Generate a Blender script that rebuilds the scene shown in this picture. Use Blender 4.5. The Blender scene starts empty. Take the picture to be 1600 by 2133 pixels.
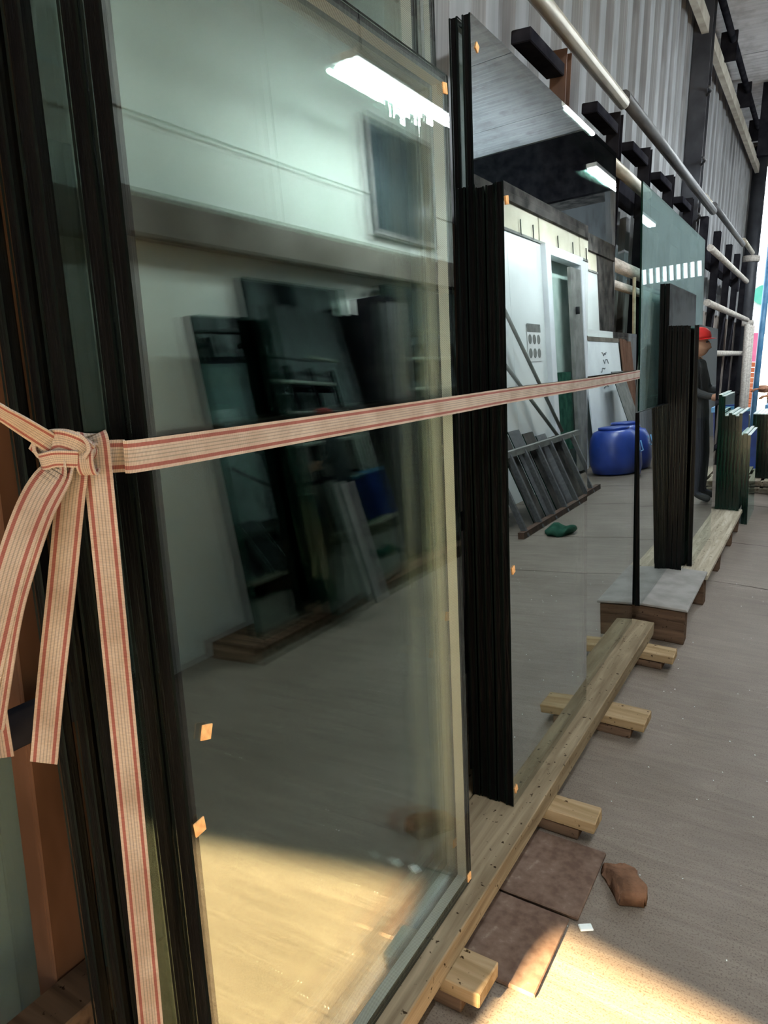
import bpy, bmesh, math, random
from mathutils import Vector, Matrix
import numpy as np
random.seed(7)
scene = bpy.context.scene
COL = scene.collection
R = math.radians

# ------------------------------------------------------------------ camera
F_PX, CX, CY, CAM_H = 1512.0, 800.0, 1066.5, 1.5
def _n(v):
    v = np.array(v, float); return v / np.linalg.norm(v)
Yc = _n([916, -331, F_PX])                       # aisle direction seen by the camera
_d = np.array([20, 6980, F_PX]); _d = _d - Yc * np.dot(_d, Yc)
Dc = _n(_d); Xc = np.cross(Dc, Yc)
right = Vector((Xc[0], Yc[0], -Dc[0])); down = Vector((Xc[1], Yc[1], -Dc[1])); fwd = Vector((Xc[2], Yc[2], -Dc[2]))
cam_data = bpy.data.cameras.new('camera'); cam = bpy.data.objects.new('camera', cam_data); COL.objects.link(cam)
cam_data.sensor_fit = 'HORIZONTAL'; cam_data.sensor_width = 36.0; cam_data.lens = 36.0 * F_PX / 1600.0
cam_data.clip_start = 0.02; cam_data.clip_end = 300
m = Matrix.Identity(4)
for i in range(3):
    m[i][0] = right[i]; m[i][1] = -down[i]; m[i][2] = -fwd[i]
m.translation = (0, 0, CAM_H)
cam.matrix_world = m
scene.camera = cam

# ------------------------------------------------------------------ world, sun, exposure
scene.view_settings.view_transform = 'Standard'; scene.view_settings.look = 'None'
scene.view_settings.gamma = 1.0; scene.view_settings.use_curve_mapping = False
scene.view_settings.exposure = 0.95
scene.cycles.use_light_tree = False
scene.cycles.transparent_max_bounces = 14
scene.cycles.adaptive_threshold = 0.07
scene.cycles.max_bounces = 8; scene.cycles.glossy_bounces = 6; scene.cycles.diffuse_bounces = 3
scene.cycles.caustics_reflective = False; scene.cycles.caustics_refractive = False
world = bpy.data.worlds.new('sky'); scene.world = world; world.use_nodes = True
bg = world.node_tree.nodes['Background']
bg.inputs[0].default_value = (0.80, 0.91, 1.0, 1); bg.inputs[1].default_value = 2.6
SUN_EL, SUN_AZ = R(25), R(10)
sun_dir = Vector((math.sin(SUN_AZ) * math.cos(SUN_EL), math.cos(SUN_AZ) * math.cos(SUN_EL), -math.sin(SUN_EL)))
sd = bpy.data.lights.new('sun', 'SUN'); sd.energy = 56.0; sd.angle = R(0.55); sd.color = (1.0, 0.72, 0.38)
so = bpy.data.objects.new('sun', sd); COL.objects.link(so); so.rotation_mode = 'QUATERNION'
so.rotation_quaternion = sun_dir.to_track_quat('-Z', 'Y'); so.location = (0, -6, 6)

# ------------------------------------------------------------------ materials
def new_mat(name):
    mt = bpy.data.materials.new(name); mt.use_nodes = True
    nt = mt.node_tree; nt.nodes.clear()
    out = nt.nodes.new('ShaderNodeOutputMaterial')
    return mt, nt, out
def N(nt, typ, **kw):
    n = nt.nodes.new(typ)
    for k, v in kw.items(): setattr(n, k, v)
    return n
def coords(nt, scale=(1, 1, 1), kind='Object', rot=(0, 0, 0)):
    tc = N(nt, 'ShaderNodeTexCoord'); mp = N(nt, 'ShaderNodeMapping')
    mp.inputs['Scale'].default_value = scale; mp.inputs['Rotation'].default_value = rot
    nt.links.new(tc.outputs[kind], mp.inputs[0]); return mp.outputs[0]
def ramp(nt, fac, stops):
    r = N(nt, 'ShaderNodeValToRGB')
    while len(r.color_ramp.elements) < len(stops): r.color_ramp.elements.new(0.5)
    for e, (p, c) in zip(r.color_ramp.elements, stops):
        e.position = p; e.color = (c[0], c[1], c[2], 1)
    nt.links.new(fac, r.inputs[0]); return r.outputs[0]
def noise(nt, vec, scale, detail=4, rough=0.55, dist=0.0):
    n = N(nt, 'ShaderNodeTexNoise'); n.inputs['Scale'].default_value = scale
    n.inputs['Detail'].default_value = min(detail, 3); n.inputs['Roughness'].default_value = rough
    n.inputs['Distortion'].default_value = dist
    nt.links.new(vec, n.inputs['Vector']); return n.outputs[0]
def surf(name, c1, c2, scale=6.0, rough=0.6, metal=0.0, stretch=(1, 1, 1), bump=0.0, detail=4, lo=0.35, hi=0.65, kind='Object', spec=0.5, c3=None):
    mt, nt, out = new_mat(name)
    matte = rough >= 0.6 and metal == 0
    b = N(nt, 'ShaderNodeBsdfDiffuse' if matte else 'ShaderNodeBsdfPrincipled')
    v = coords(nt, stretch, kind)
    f = noise(nt, v, scale, detail)
    stops = [(lo, c1), (hi, c2)] + ([(min(hi + 0.12, 1.0), c3)] if c3 else [])
    nt.links.new(ramp(nt, f, stops), b.inputs[0])
    if not matte:
        b.inputs['Roughness'].default_value = rough; b.inputs['Metallic'].default_value = metal
        b.inputs['Specular IOR Level'].default_value = spec
    if bump:
        bp = N(nt, 'ShaderNodeBump'); bp.inputs['Strength'].default_value = bump; bp.inputs['Distance'].default_value = 0.01
        nt.links.new(noise(nt, v, scale * 3, 5), bp.inputs['Height']); nt.links.new(bp.outputs[0], b.inputs['Normal'])
    nt.links.new(b.outputs[0], out.inputs[0]); return mt
def emit(name, col, s):
    mt, nt, out = new_mat(name); e = N(nt, 'ShaderNodeEmission')
    e.inputs[0].default_value = (*col, 1); e.inputs[1].default_value = s
    nt.links.new(e.outputs[0], out.inputs[0]); return mt
def glass(name, f0, tint, refl=(0.93, 1.0, 0.97), rough=0.0, dust=0.006, dustcol=(0.5, 0.62, 0.52), wave=0.0):
    """flat architectural glass: mirror reflection by angle, the rest passes straight through tinted"""
    mt, nt, out = new_mat(name)
    g = N(nt, 'ShaderNodeNewGeometry')
    dot = N(nt, 'ShaderNodeVectorMath', operation='DOT_PRODUCT')
    nt.links.new(g.outputs['Normal'], dot.inputs[0]); nt.links.new(g.outputs['Incoming'], dot.inputs[1])
    def mth(op, a, b):
        n = N(nt, 'ShaderNodeMath', operation=op)
        for i, x in enumerate((a, b)):
            if x is None: continue
            if isinstance(x, (int, float)): n.inputs[i].default_value = x
            else: nt.links.new(x, n.inputs[i])
        return n.outputs[0]
    c = mth('ABSOLUTE', dot.outputs['Value'], None)
    k = mth('POWER', mth('SUBTRACT', 1.0, c), 5.0)
    fac = mth('ADD', mth('MULTIPLY', k, 1.0 - f0), f0)
    tr = N(nt, 'ShaderNodeBsdfTransparent'); tr.inputs[0].default_value = (*tint, 1)
    gl = N(nt, 'ShaderNodeBsdfGlossy'); gl.inputs['Color'].default_value = (*refl, 1); gl.inputs['Roughness'].default_value = rough
    if wave:
        bp = N(nt, 'ShaderNodeBump'); bp.inputs['Strength'].default_value = 1.0; bp.inputs['Distance'].default_value = wave
        nt.links.new(noise(nt, coords(nt, (1, 1, 0.5), 'Object'), 5.0, 1, 0.4), bp.inputs['Height'])
        nt.links.new(bp.outputs[0], gl.inputs['Normal'])
    mx = N(nt, 'ShaderNodeMixShader'); nt.links.new(fac, mx.inputs[0]); nt.links.new(tr.outputs[0], mx.inputs[1]); nt.links.new(gl.outputs[0], mx.inputs[2])
    df = N(nt, 'ShaderNodeBsdfDiffuse'); df.inputs[0].default_value = (*dustcol, 1)
    if not dust:
        nt.links.new(mx.outputs[0], out.inputs[0]); return mt
    m2 = N(nt, 'ShaderNodeMixShader')
    m2.inputs[0].default_value = dust
    nt.links.new(mx.outputs[0], m2.inputs[1]); nt.links.new(df.outputs[0], m2.inputs[2])
    nt.links.new(m2.outputs[0], out.inputs[0]); return mt

M = {}
M['clear'] = glass('clear_glass', 0.095, (0.968, 0.988, 0.979), dust=0)
M['coated'] = glass('coated_glass', 0.60, (0.70, 0.76, 0.74), refl=(0.95, 1.0, 0.985), dust=0)
M['sheet'] = glass('float_glass', 0.10, (0.80, 0.92, 0.91), refl=(0.9, 1.0, 0.99), dust=0.19, dustcol=(0.42, 0.54, 0.54))
M['opposite'] = glass('stored_glass', 0.20, (0.36, 0.52, 0.47), refl=(0.85, 1.0, 0.97), dust=0)
M['darkglass'] = glass('dark_backed_glass', 0.16, (0.04, 0.07, 0.06), refl=(0.85, 1.0, 0.97), dust=0)
M['edge'] = surf('cut_glass_edge', (0.0015, 0.003, 0.003), (0.005, 0.008, 0.008), 20, 0.3, spec=0.08, stretch=(1, 1, 0.05))
M['seal'] = surf('black_sealant', (0.0012, 0.0012, 0.0018), (0.004, 0.004, 0.0045), 30, 0.45, stretch=(1, 1, 0.08), bump=0.4, spec=0.07, c3=(0.10, 0.09, 0.08), lo=0.4, hi=0.70)
def spacer_mat():
    mt, nt, out = new_mat('perforated_aluminium_spacer'); b = N(nt, 'ShaderNodeBsdfPrincipled')
    w = N(nt, 'ShaderNodeTexWave', bands_direction='DIAGONAL'); w.inputs['Scale'].default_value = 150
    nt.links.new(coords(nt), w.inputs['Vector'])
    nt.links.new(ramp(nt, w.outputs[0], [(0.25, (0.34, 0.34, 0.33)), (0.5, (0.66, 0.66, 0.64))]), b.inputs['Base Color'])
    b.inputs['Roughness'].default_value = 0.4; b.inputs['Metallic'].default_value = 0.5
    nt.links.new(b.outputs[0], out.inputs[0]); return mt
M['spacer'] = spacer_mat()
M['cork'] = surf('cork', (0.55, 0.30, 0.13), (0.72, 0.42, 0.20), 90, 0.9)
M['greenedge'] = surf('green_glass_edge', (0.0, 0.003, 0.002), (0.002, 0.026, 0.016), 9, 0.2, stretch=(6, 6, 0.4), spec=0.3)
M['topedge'] = surf('highlight_glass_edge', (0.55, 0.68, 0.66), (0.9, 0.97, 0.95), 60, 0.3)  # whitish colour paints the highlight on the green sheets' top edges
def wood(name, c1, c2, c3, along=1):
    st = [30, 30, 30]; st[along] = 2.0
    mt, nt, out = new_mat(name); b = N(nt, 'ShaderNodeBsdfDiffuse')
    v = coords(nt, tuple(st)); f = noise(nt, v, 1.0, 6, 0.6, 0.6)
    base = ramp(nt, f, [(0.3, c1), (0.5, c2), (0.68, c3)])
    sp = noise(nt, coords(nt, (1, 1, 1)), 55, 2)
    mask = ramp(nt, sp, [(0.66, (1, 1, 1)), (0.72, (0.12, 0.1, 0.08))])
    mx = N(nt, 'ShaderNodeMix', data_type='RGBA', blend_type='MULTIPLY'); mx.inputs[0].default_value = 1.0
    nt.links.new(base, mx.inputs[6]); nt.links.new(mask, mx.inputs[7]); nt.links.new(mx.outputs[2], b.inputs[0])
    bp = N(nt, 'ShaderNodeBump'); bp.inputs['Strength'].default_value = 0.35; bp.inputs['Distance'].default_value = 0.004
    nt.links.new(f, bp.inputs['Height']); nt.links.new(bp.outputs[0], b.inputs['Normal'])
    nt.links.new(b.outputs[0], out.inputs[0]); return mt
M['runner'] = wood('weathered_runner_timber', (0.13, 0.10, 0.065), (0.19, 0.15, 0.10), (0.26, 0.21, 0.145), 1)
M['block'] = wood('pine_block', (0.19, 0.13, 0.07), (0.26, 0.185, 0.105), (0.32, 0.24, 0.15), 0)
M['oldwood'] = wood('old_dark_timber', (0.05, 0.032, 0.022), (0.10, 0.065, 0.045), (0.15, 0.10, 0.07), 0)
M['plank'] = wood('grey_scaffold_plank', (0.23, 0.20, 0.155), (0.33, 0.29, 0.225), (0.42, 0.37, 0.30), 1)
M['slab'] = surf('grey_board', (0.20, 0.19, 0.18), (0.27, 0.26, 0.25), 8, 0.7, bump=0.15)
M['redboard'] = surf('brown_board', (0.095, 0.062, 0.048), (0.15, 0.105, 0.083), 30, 0.75, c3=(0.23, 0.18, 0.14))
M['brick'] = surf('brick_chunk', (0.10, 0.055, 0.035), (0.20, 0.11, 0.07), 14, 0.85, bump=0.6)
# floor
def floor_mat():
    mt, nt, out = new_mat('swept_concrete'); b = N(nt, 'ShaderNodeBsdfPrincipled')
    v1 = coords(nt, (1.1, 8.0, 1), rot=(0, 0, R(-6))); f1 = noise(nt, v1, 2.2, 8, 0.7, 1.4)
    v2 = coords(nt, (1, 1, 1)); f2 = noise(nt, v2, 0.9, 6, 0.6); f3 = noise(nt, v2, 190, 2, 0.6)
    a = ramp(nt, f1, [(0.25, (0.138, 0.114, 0.094)), (0.5, (0.175, 0.148, 0.125)), (0.78, (0.22, 0.192, 0.166))])
    c = ramp(nt, f2, [(0.35, (0.70, 0.66, 0.62)), (0.65, (1.0, 0.98, 0.96))])
    d = ramp(nt, f3, [(0.36, (0.40, 0.34, 0.28)), (0.47, (1, 1, 1))])
    m1 = N(nt, 'ShaderNodeMix', data_type='RGBA', blend_type='MULTIPLY'); m1.inputs[0].default_value = 1.0
    nt.links.new(a, m1.inputs[6]); nt.links.new(c, m1.inputs[7])
    m2 = N(nt, 'ShaderNodeMix', data_type='RGBA', blend_type='MULTIPLY'); m2.inputs[0].default_value = 0.7
    nt.links.new(m1.outputs[2], m2.inputs[6]); nt.links.new(d, m2.inputs[7])
    nt.links.new(m2.outputs[2], b.inputs['Base Color'])
    b.inputs['Roughness'].default_value = 0.62; b.inputs['Specular IOR Level'].default_value = 0.35
    bp = N(nt, 'ShaderNodeBump'); bp.inputs['Strength'].default_value = 0.3; bp.inputs['Distance'].default_value = 0.006
    nt.links.new(f1, bp.inputs['Height']); nt.links.new(bp.outputs[0], b.inputs['Normal'])
    nt.links.new(b.outputs[0], out.inputs[0]); return mt
M['floor'] = floor_mat()
M['joint'] = surf('joint_dirt', (0.03, 0.026, 0.022), (0.07, 0.06, 0.05), 20, 0.9)
def sheet_mat(name, c1, c2, rust):
    mt, nt, out = new_mat(name); b = N(nt, 'ShaderNodeBsdfDiffuse')
    f = noise(nt, coords(nt, (3, 3, 0.4), 'Generated'), 3, 5)
    base = ramp(nt, f, [(0.35, c1), (0.65, c2)])
    r = noise(nt, coords(nt, (2.5, 2.5, 0.6)), 1.6, 6, 0.65)
    rm = ramp(nt, r, [(0.50, (0, 0, 0)), (0.68, (1, 1, 1))])
    mx = N(nt, 'ShaderNodeMix', data_type='RGBA'); nt.links.new(rm, mx.inputs[0])
    nt.links.new(base, mx.inputs[6]); mx.inputs[7].default_value = (*rust, 1)
    nt.links.new(mx.outputs[2], b.inputs[0])
    nt.links.new(b.outputs[0], out.inputs[0]); return mt
M['clad'] = sheet_mat('galvanised_cladding', (0.178, 0.18, 0.188), (0.24, 0.243, 0.252), (0.135, 0.13, 0.132))
M['cladlow'] = sheet_mat('stained_cladding', (0.15, 0.13, 0.12), (0.25, 0.22, 0.20), (0.05, 0.036, 0.03))
M['roof'] = sheet_mat('roof_sheet', (0.44, 0.44, 0.46), (0.54, 0.54, 0.56), (0.38, 0.37, 0.385))
M['steel'] = surf('dark_painted_steel', (0.008, 0.008, 0.011), (0.022, 0.021, 0.025), 7, 0.65, 0.0)
M['column'] = surf('blue_grey_column', (0.025, 0.027, 0.034), (0.05, 0.053, 0.062), 4, 0.5, 0.1, spec=0.3)
M['rust'] = surf('rusty_channel', (0.04, 0.02, 0.013), (0.10, 0.05, 0.03), 7, 0.75, 0.2, stretch=(1, 1, 0.3), bump=0.2)
M['brown'] = surf('brown_primer', (0.07, 0.036, 0.022), (0.135, 0.07, 0.045), 7, 0.7, 0, stretch=(1, 1, 0.3))
M['pipe'] = surf('worn_pipe', (0.24, 0.215, 0.17), (0.42, 0.38, 0.31), 12, 0.45, 0.35, stretch=(3, 0.4, 3))
M['pipegrey'] = surf('grey_pipe', (0.045, 0.045, 0.05), (0.09, 0.09, 0.095), 10, 0.5, 0.2, stretch=(3, 0.4, 3))
M['foam'] = surf('wrapped_rail', (0.36, 0.33, 0.30), (0.56, 0.52, 0.48), 16, 0.8, stretch=(3, 0.6, 3), bump=0.3)
M['beige'] = surf('beige_purlin', (0.30, 0.27, 0.23), (0.42, 0.385, 0.33), 6, 0.6)
M['plaster'] = surf('pale_plaster', (0.60, 0.64, 0.60), (0.70, 0.73, 0.69), 1.2, 0.8, bump=0.05)
M['partition'] = surf('white_partition', (0.66, 0.70, 0.70), (0.76, 0.80, 0.80), 1.0, 0.35)
M['cream'] = surf('cream_band', (0.62, 0.57, 0.45), (0.72, 0.68, 0.57), 2.5, 0.8)
M['soot'] = surf('sooty_board', (0.03, 0.028, 0.028), (0.10, 0.09, 0.085), 4, 0.9)
M['beam'] = surf('grey_brown_beam', (0.12, 0.105, 0.09), (0.19, 0.17, 0.15), 3, 0.7)
M['darkpane'] = surf('dark_window', (0.03, 0.04, 0.045), (0.05, 0.065, 0.07), 2, 0.12)
M['framegrey'] = surf('grey_frame', (0.16, 0.16, 0.155), (0.25, 0.25, 0.24), 6, 0.6)
M['doorwhite'] = surf('door_frame', (0.66, 0.69, 0.74), (0.76, 0.79, 0.84), 3, 0.4)
M['mint'] = surf('pale_green_curtain', (0.42, 0.55, 0.50), (0.58, 0.70, 0.65), 3, 0.6)
M['darkgreen'] = surf('dark_green_cloth', (0.015, 0.05, 0.035), (0.035, 0.10, 0.07), 8, 0.8)
M['blue'] = surf('blue_plastic', (0.012, 0.035, 0.22), (0.03, 0.07, 0.36), 3, 0.35)
M['bluelight'] = surf('light_blue_paint', (0.10, 0.32, 0.62), (0.22, 0.48, 0.78), 6, 0.4)
M['whiteboard'] = surf('white_board', (0.68, 0.72, 0.76), (0.78, 0.82, 0.85), 3, 0.5)
M['ink'] = surf('ink', (0.03, 0.03, 0.035), (0.07, 0.07, 0.08), 8, 0.8)
M['paper'] = surf('paper', (0.72, 0.73, 0.73), (0.8, 0.8, 0.8), 5, 0.8)
M['brownslat'] = wood('brown_slat', (0.10, 0.05, 0.035), (0.17, 0.09, 0.065), (0.24, 0.14, 0.10), 2)
M['fixture'] = surf('white_enamel', (0.7, 0.7, 0.7), (0.78, 0.78, 0.78), 4, 0.4)
M['tube'] = emit('lit_tube', (0.90, 0.98, 1.0), 130.0)
M['cable'] = surf('black_cable', (0.012, 0.012, 0.014), (0.03, 0.03, 0.03), 10, 0.6)
M['rope'] = surf('pale_rope', (0.35, 0.31, 0.22), (0.5, 0.45, 0.33), 30, 0.9)
M['red'] = surf('red_plastic', (0.55, 0.02, 0.02), (0.70, 0.04, 0.035), 4, 0.3)
M['skin'] = surf('skin', (0.42, 0.22, 0.15), (0.52, 0.29, 0.20), 9, 0.6)
M['jacket'] = surf('charcoal_jacket', (0.035, 0.036, 0.04), (0.07, 0.07, 0.075), 6, 0.85)
M['pants'] = surf('dark_trousers', (0.025, 0.027, 0.035), (0.05, 0.05, 0.06), 6, 0.85)
M['shoe'] = surf('shoe', (0.02, 0.02, 0.02), (0.04, 0.04, 0.04), 6, 0.6)
M['pink'] = surf('pink_banner', (0.75, 0.16, 0.30), (0.85, 0.25, 0.38), 3, 0.7)
M['orange'] = surf('orange_brickwork', (0.50, 0.13, 0.06), (0.62, 0.20, 0.10), 6, 0.8)
M['signwhite'] = surf('sign_white', (0.72, 0.78, 0.75), (0.82, 0.86, 0.83), 3, 0.5)
M['signgreen'] = surf('sign_green', (0.10, 0.50, 0.36), (0.16, 0.58, 0.42), 3, 0.5)
M['yard'] = surf('yard_ground', (0.36, 0.34, 0.31), (0.46, 0.44, 0.40), 2, 0.9)
M['shard'] = surf('glass_crumbs', (0.75, 0.85, 0.85), (0.95, 0.98, 0.98), 20, 0.1)
def strap_mat():
    mt, nt, out = new_mat('striped_webbing'); b = N(nt, 'ShaderNodeBsdfPrincipled')
    uv = N(nt, 'ShaderNodeUVMap'); sx = N(nt, 'ShaderNodeSeparateXYZ'); nt.links.new(uv.outputs[0], sx.inputs[0])
    cream = (0.36, 0.30, 0.26); redd = (0.21, 0.066, 0.058); grey = (0.225, 0.20, 0.18)
    r = N(nt, 'ShaderNodeValToRGB'); r.color_ramp.interpolation = 'CONSTANT'
    st = [(0, cream), (.10, redd), (.22, cream), (.33, grey), (.37, cream), (.45, grey), (.49, cream), (.57, grey), (.61, cream), (.68, grey), (.71, cream), (.78, redd), (.90, cream)]
    while len(r.color_ramp.elements) < len(st): r.color_ramp.elements.new(0.5)
    for e, (p, c) in zip(r.color_ramp.elements, st): e.position = p; e.color = (*c, 1)
    nt.links.new(sx.outputs[1], r.inputs[0])
    w = N(nt, 'ShaderNodeTexWave', bands_direction='X'); w.inputs['Scale'].default_value = 160; w.inputs['Distortion'].default_value = 0.6
    nt.links.new(uv.outputs[0], w.inputs['Vector'])
    d = ramp(nt, w.outputs[0], [(0.0, (0.72, 0.70, 0.68)), (0.6, (1, 1, 1))])
    mx = N(nt, 'ShaderNodeMix', data_type='RGBA', blend_type='MULTIPLY'); mx.inputs[0].default_value = 0.8
    nt.links.new(r.outputs[0], mx.inputs[6]); nt.links.new(d, mx.inputs[7])
    dirt = ramp(nt, noise(nt, coords(nt), 14, 5), [(0.35, (0.75, 0.70, 0.66)), (0.6, (1, 1, 1))])
    m2 = N(nt, 'ShaderNodeMix', data_type='RGBA', blend_type='MULTIPLY'); m2.inputs[0].default_value = 1
    nt.links.new(mx.outputs[2], m2.inputs[6]); nt.links.new(dirt, m2.inputs[7])
    nt.links.new(m2.outputs[2], b.inputs['Base Color']); b.inputs['Roughness'].default_value = 0.9
    bp = N(nt, 'ShaderNodeBump'); bp.inputs['Strength'].default_value = 0.4; bp.inputs['Distance'].default_value = 0.001
    nt.links.new(w.outputs[0], bp.inputs['Height']); nt.links.new(bp.outputs[0], b.inputs['Normal'])
    nt.links.new(b.outputs[0], out.inputs[0]); return mt
M['strap'] = strap_mat()

# ------------------------------------------------------------------ mesh helpers
def link(name, me, mats, parent=None, loc=None):
    o = bpy.data.objects.new(name, me); COL.objects.link(o)
    if not isinstance(mats, (list, tuple)): mats = [mats]
    if not me.materials:
        for mm in mats: me.materials.append(M[mm])
    if parent: o.parent = parent
    if loc: o.location = loc
    return o
def tag(o, label=None, cat=None, group=None, kind=None):
    if label: o['label'] = label
    if cat: o['category'] = cat
    if group: o['group'] = group
    if kind: o['kind'] = kind
    return o
def empty(name, loc, rot=(0, 0, 0)):
    o = bpy.data.objects.new(name, None); COL.objects.link(o); o.location = loc; o.rotation_euler = rot
    o.empty_display_size = 0.1; return o
def bm_box(bm, x0, x1, y0, y1, z0, z1, mi=0, mat=None):
    vs = [bm.verts.new((x, y, z)) for x in (x0, x1) for y in (y0, y1) for z in (z0, z1)]
    if mat is not None:
        for v in vs: v.co = mat @ v.co
    fs = [(0, 1, 3, 2), (4, 6, 7, 5), (0, 4, 5, 1), (2, 3, 7, 6), (0, 2, 6, 4), (1, 5, 7, 3)]
    out = []
    for f in fs:
        fa = bm.faces.new([vs[i] for i in f]); fa.material_index = mi; out.append(fa)
    return out
def done(bm, name, bevel=0.0, smooth=False, segs=1):
    if bevel:
        bmesh.ops.bevel(bm, geom=list(bm.edges), offset=bevel, segments=segs, affect='EDGES', profile=0.5)
    bmesh.ops.recalc_face_normals(bm, faces=bm.faces)
    me = bpy.data.meshes.new(name); bm.to_mesh(me); bm.free()
    if smooth:
        for p in me.polygons: p.use_smooth = True
    return me
def box(name, x0, x1, y0, y1, z0, z1, mats, parent=None, bevel=0.0, wob=0.0):
    """box with its origin at the centre of its base"""
    cx, cy = (x0 + x1) / 2, (y0 + y1) / 2
    bm = bmesh.new(); bm_box(bm, x0 - cx, x1 - cx, y0 - cy, y1 - cy, 0, z1 - z0)
    if wob:
        for v in bm.verts: v.co += Vector((random.uniform(-wob, wob), random.uniform(-wob, wob), random.uniform(-wob, wob) if v.co.z > 1e-4 else 0))
    return link(name, done(bm, name, bevel), mats, parent, (cx, cy, z0))
def bm_tube(bm, pts, r, n=10, mi=0, cap=True):
    pts = [Vector(p) for p in pts]; rings = []
    rr = r if isinstance(r, (list, tuple)) else [r] * len(pts)
    for i, p in enumerate(pts):
        t = (pts[min(i + 1, len(pts) - 1)] - pts[max(i - 1, 0)]).normalized()
        a = t.orthogonal().normalized() if abs(t.z) > 0.95 else t.cross(Vector((0, 0, 1))).normalized()
        b = t.cross(a).normalized()
        rings.append([bm.verts.new(p + (a * math.cos(2 * math.pi * k / n) + b * math.sin(2 * math.pi * k / n)) * rr[i]) for k in range(n)])
    for i in range(len(rings) - 1):
        for k in range(n):
            f = bm.faces.new((rings[i][k], rings[i][(k + 1) % n], rings[i + 1][(k + 1) % n], rings[i + 1][k])); f.material_index = mi; f.smooth = True
    if cap:
        for rg in (rings[0][::-1], rings[-1]): bm.faces.new(rg).material_index = mi
def tube(name, pts, r, mats, parent=None, n=10):
    bm = bmesh.new(); bm_tube(bm, pts, r, n); bmesh.ops.recalc_face_normals(bm, faces=bm.faces)
    me = bpy.data.meshes.new(name); bm.to_mesh(me); bm.free(); return link(name, me, mats, parent)
def bm_lathe(bm, prof, n=24, mi=0, c=(0, 0, 0)):
    rings = []
    for (r, z) in prof:
        rings.append([bm.verts.new((c[0] + r * math.cos(2 * math.pi * k / n), c[1] + r * math.sin(2 * math.pi * k / n), c[2] + z)) for k in range(n)])
    for i in range(len(rings) - 1):
        for k in range(n):
            f = bm.faces.new((rings[i][k], rings[i][(k + 1) % n], rings[i + 1][(k + 1) % n], rings[i + 1][k])); f.material_index = mi; f.smooth = True
    bm.faces.new(rings[0][::-1]).material_index = mi; bm.faces.new(rings[-1]).material_index = mi
def ring_mesh(name, w, h, ins, wid, x0, x1):
    """rectangular frame in the yz plane of a w by h pane"""
    bm = bmesh.new(); a, b = ins, ins + wid
    bm_box(bm, x0, x1, a, b, a, h - a); bm_box(bm, x0, x1, w - b, w - a, a, h - a)
    bm_box(bm, x0, x1, b, w - b, a, b); bm_box(bm, x0, x1, b, w - b, h - b, h - a)
    return done(bm, name)
def pane_mesh(w, h, x0, x1):
    bm = bmesh.new(); fs = bm_box(bm, x0, x1, 0, w, 0, h)
    bmesh.ops.recalc_face_normals(bm, faces=bm.faces)
    for f in bm.faces: f.material_index = 0 if abs(f.normal.x) > 0.9 else 1
    me = bpy.data.meshes.new('glass_pane'); bm.to_mesh(me); bm.free(); return me
def igu(x, y, z, w, h, lean, label, group, g='clear', t=0.028, pads=(), pane=0.005):
    """insulating glass unit: front face towards +X, origin at the near bottom front corner"""
    r = empty('insulating_glass_unit', (x, y, z + 0.0022), (0, -R(lean), 0))
    tag(r, label, 'glass unit', group)
    fp = link('glass_pane', pane_mesh(w, h, -pane, 0), [g, 'edge'], r)
    link('glass_pane', pane_mesh(w, h, -t, -t + pane), [g, 'edge'], r)
    link('edge_seal', ring_mesh('edge_seal', w, h, 0.0015, 0.0085, -t + pane, -pane), 'seal', r)
    sm = ring_mesh('spacer_bar', w, h, 0.0102, 0.0075, -t + pane + 0.0005, -pane - 0.0005)
    for p in sm.polygons: p.material_index = 1 if abs(p.normal.x) > 0.9 else 0
    link('spacer_bar', sm, ['spacer', 'seal'], r)
    for (py, pz) in pads:
        bm = bmesh.new(); a = random.uniform(-0.5, 0.5)
        bm_box(bm, 0.0, 0.003, -0.010, 0.010, -0.011, 0.011)
        me = done(bm, 'cork_pad', 0.0008)
        o = link('cork_pad', me, 'cork', fp, (0, py, pz)); o.rotation_euler = (a, 0, 0)
    return r
def glass_sheet(x, y, z, w, h, lean, label, group, mats=('sheet', 'greenedge'), t=0.010):
    o = link('glass_sheet', pane_mesh(w, h, -t, 0), list(mats), None, (x, y, z))
    o.rotation_euler = (0, -R(lean), 0); tag(o, label, 'glass sheet', group); return o

# ------------------------------------------------------------------ setting: floor, walls, roof
bm = bmesh.new(); bm_box(bm, -1.45, 2.4, -4.0, 16.0, -0.1, 0.0)
fl = link('floor', done(bm, 'floor'), 'floor'); tag(fl, 'dusty grey brown concrete workshop floor', kind='structure')
for (yy, x0, x1, ww) in ((5.15, -0.6, 1.6, 0.012), (6.35, -1.2, 1.6, 0.016), (8.05, -1.2, 1.6, 0.02), (9.35, -1.2, 1.6, 0.02), (10.9, -1.2, 1.6, 0.025)):
    bm = bmesh.new(); n = 14; row = []
    for k in range(n + 1):
        xx = x0 + (x1 - x0) * k / n; j = random.uniform(-0.02, 0.02); wv = ww * random.uniform(0.4, 1.1) / 2
        row.append((bm.verts.new((xx, yy + j - wv, 0.0008)), bm.verts.new((xx, yy + j + wv, 0.0008))))
    for k in range(n): bm.faces.new((row[k][0], row[k + 1][0], row[k + 1][1], row[k][1]))
    link('floor_crack', done(bm, 'floor_crack'), 'joint', fl)
bm = bmesh.new(); bm_box(bm, -30, 30, -40, -4.001, -0.12, -0.005)
tag(link('ground_behind', done(bm, 'g'), 'yard'), 'open yard ground before the entrance', kind='structure')
bm = bmesh.new(); bm_box(bm, -30, 30, 16.001, 60, -0.12, -0.005)
tag(link('ground_beyond', done(bm, 'g'), 'yard'), 'pale yard ground beyond the far opening', kind='structure')

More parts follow.
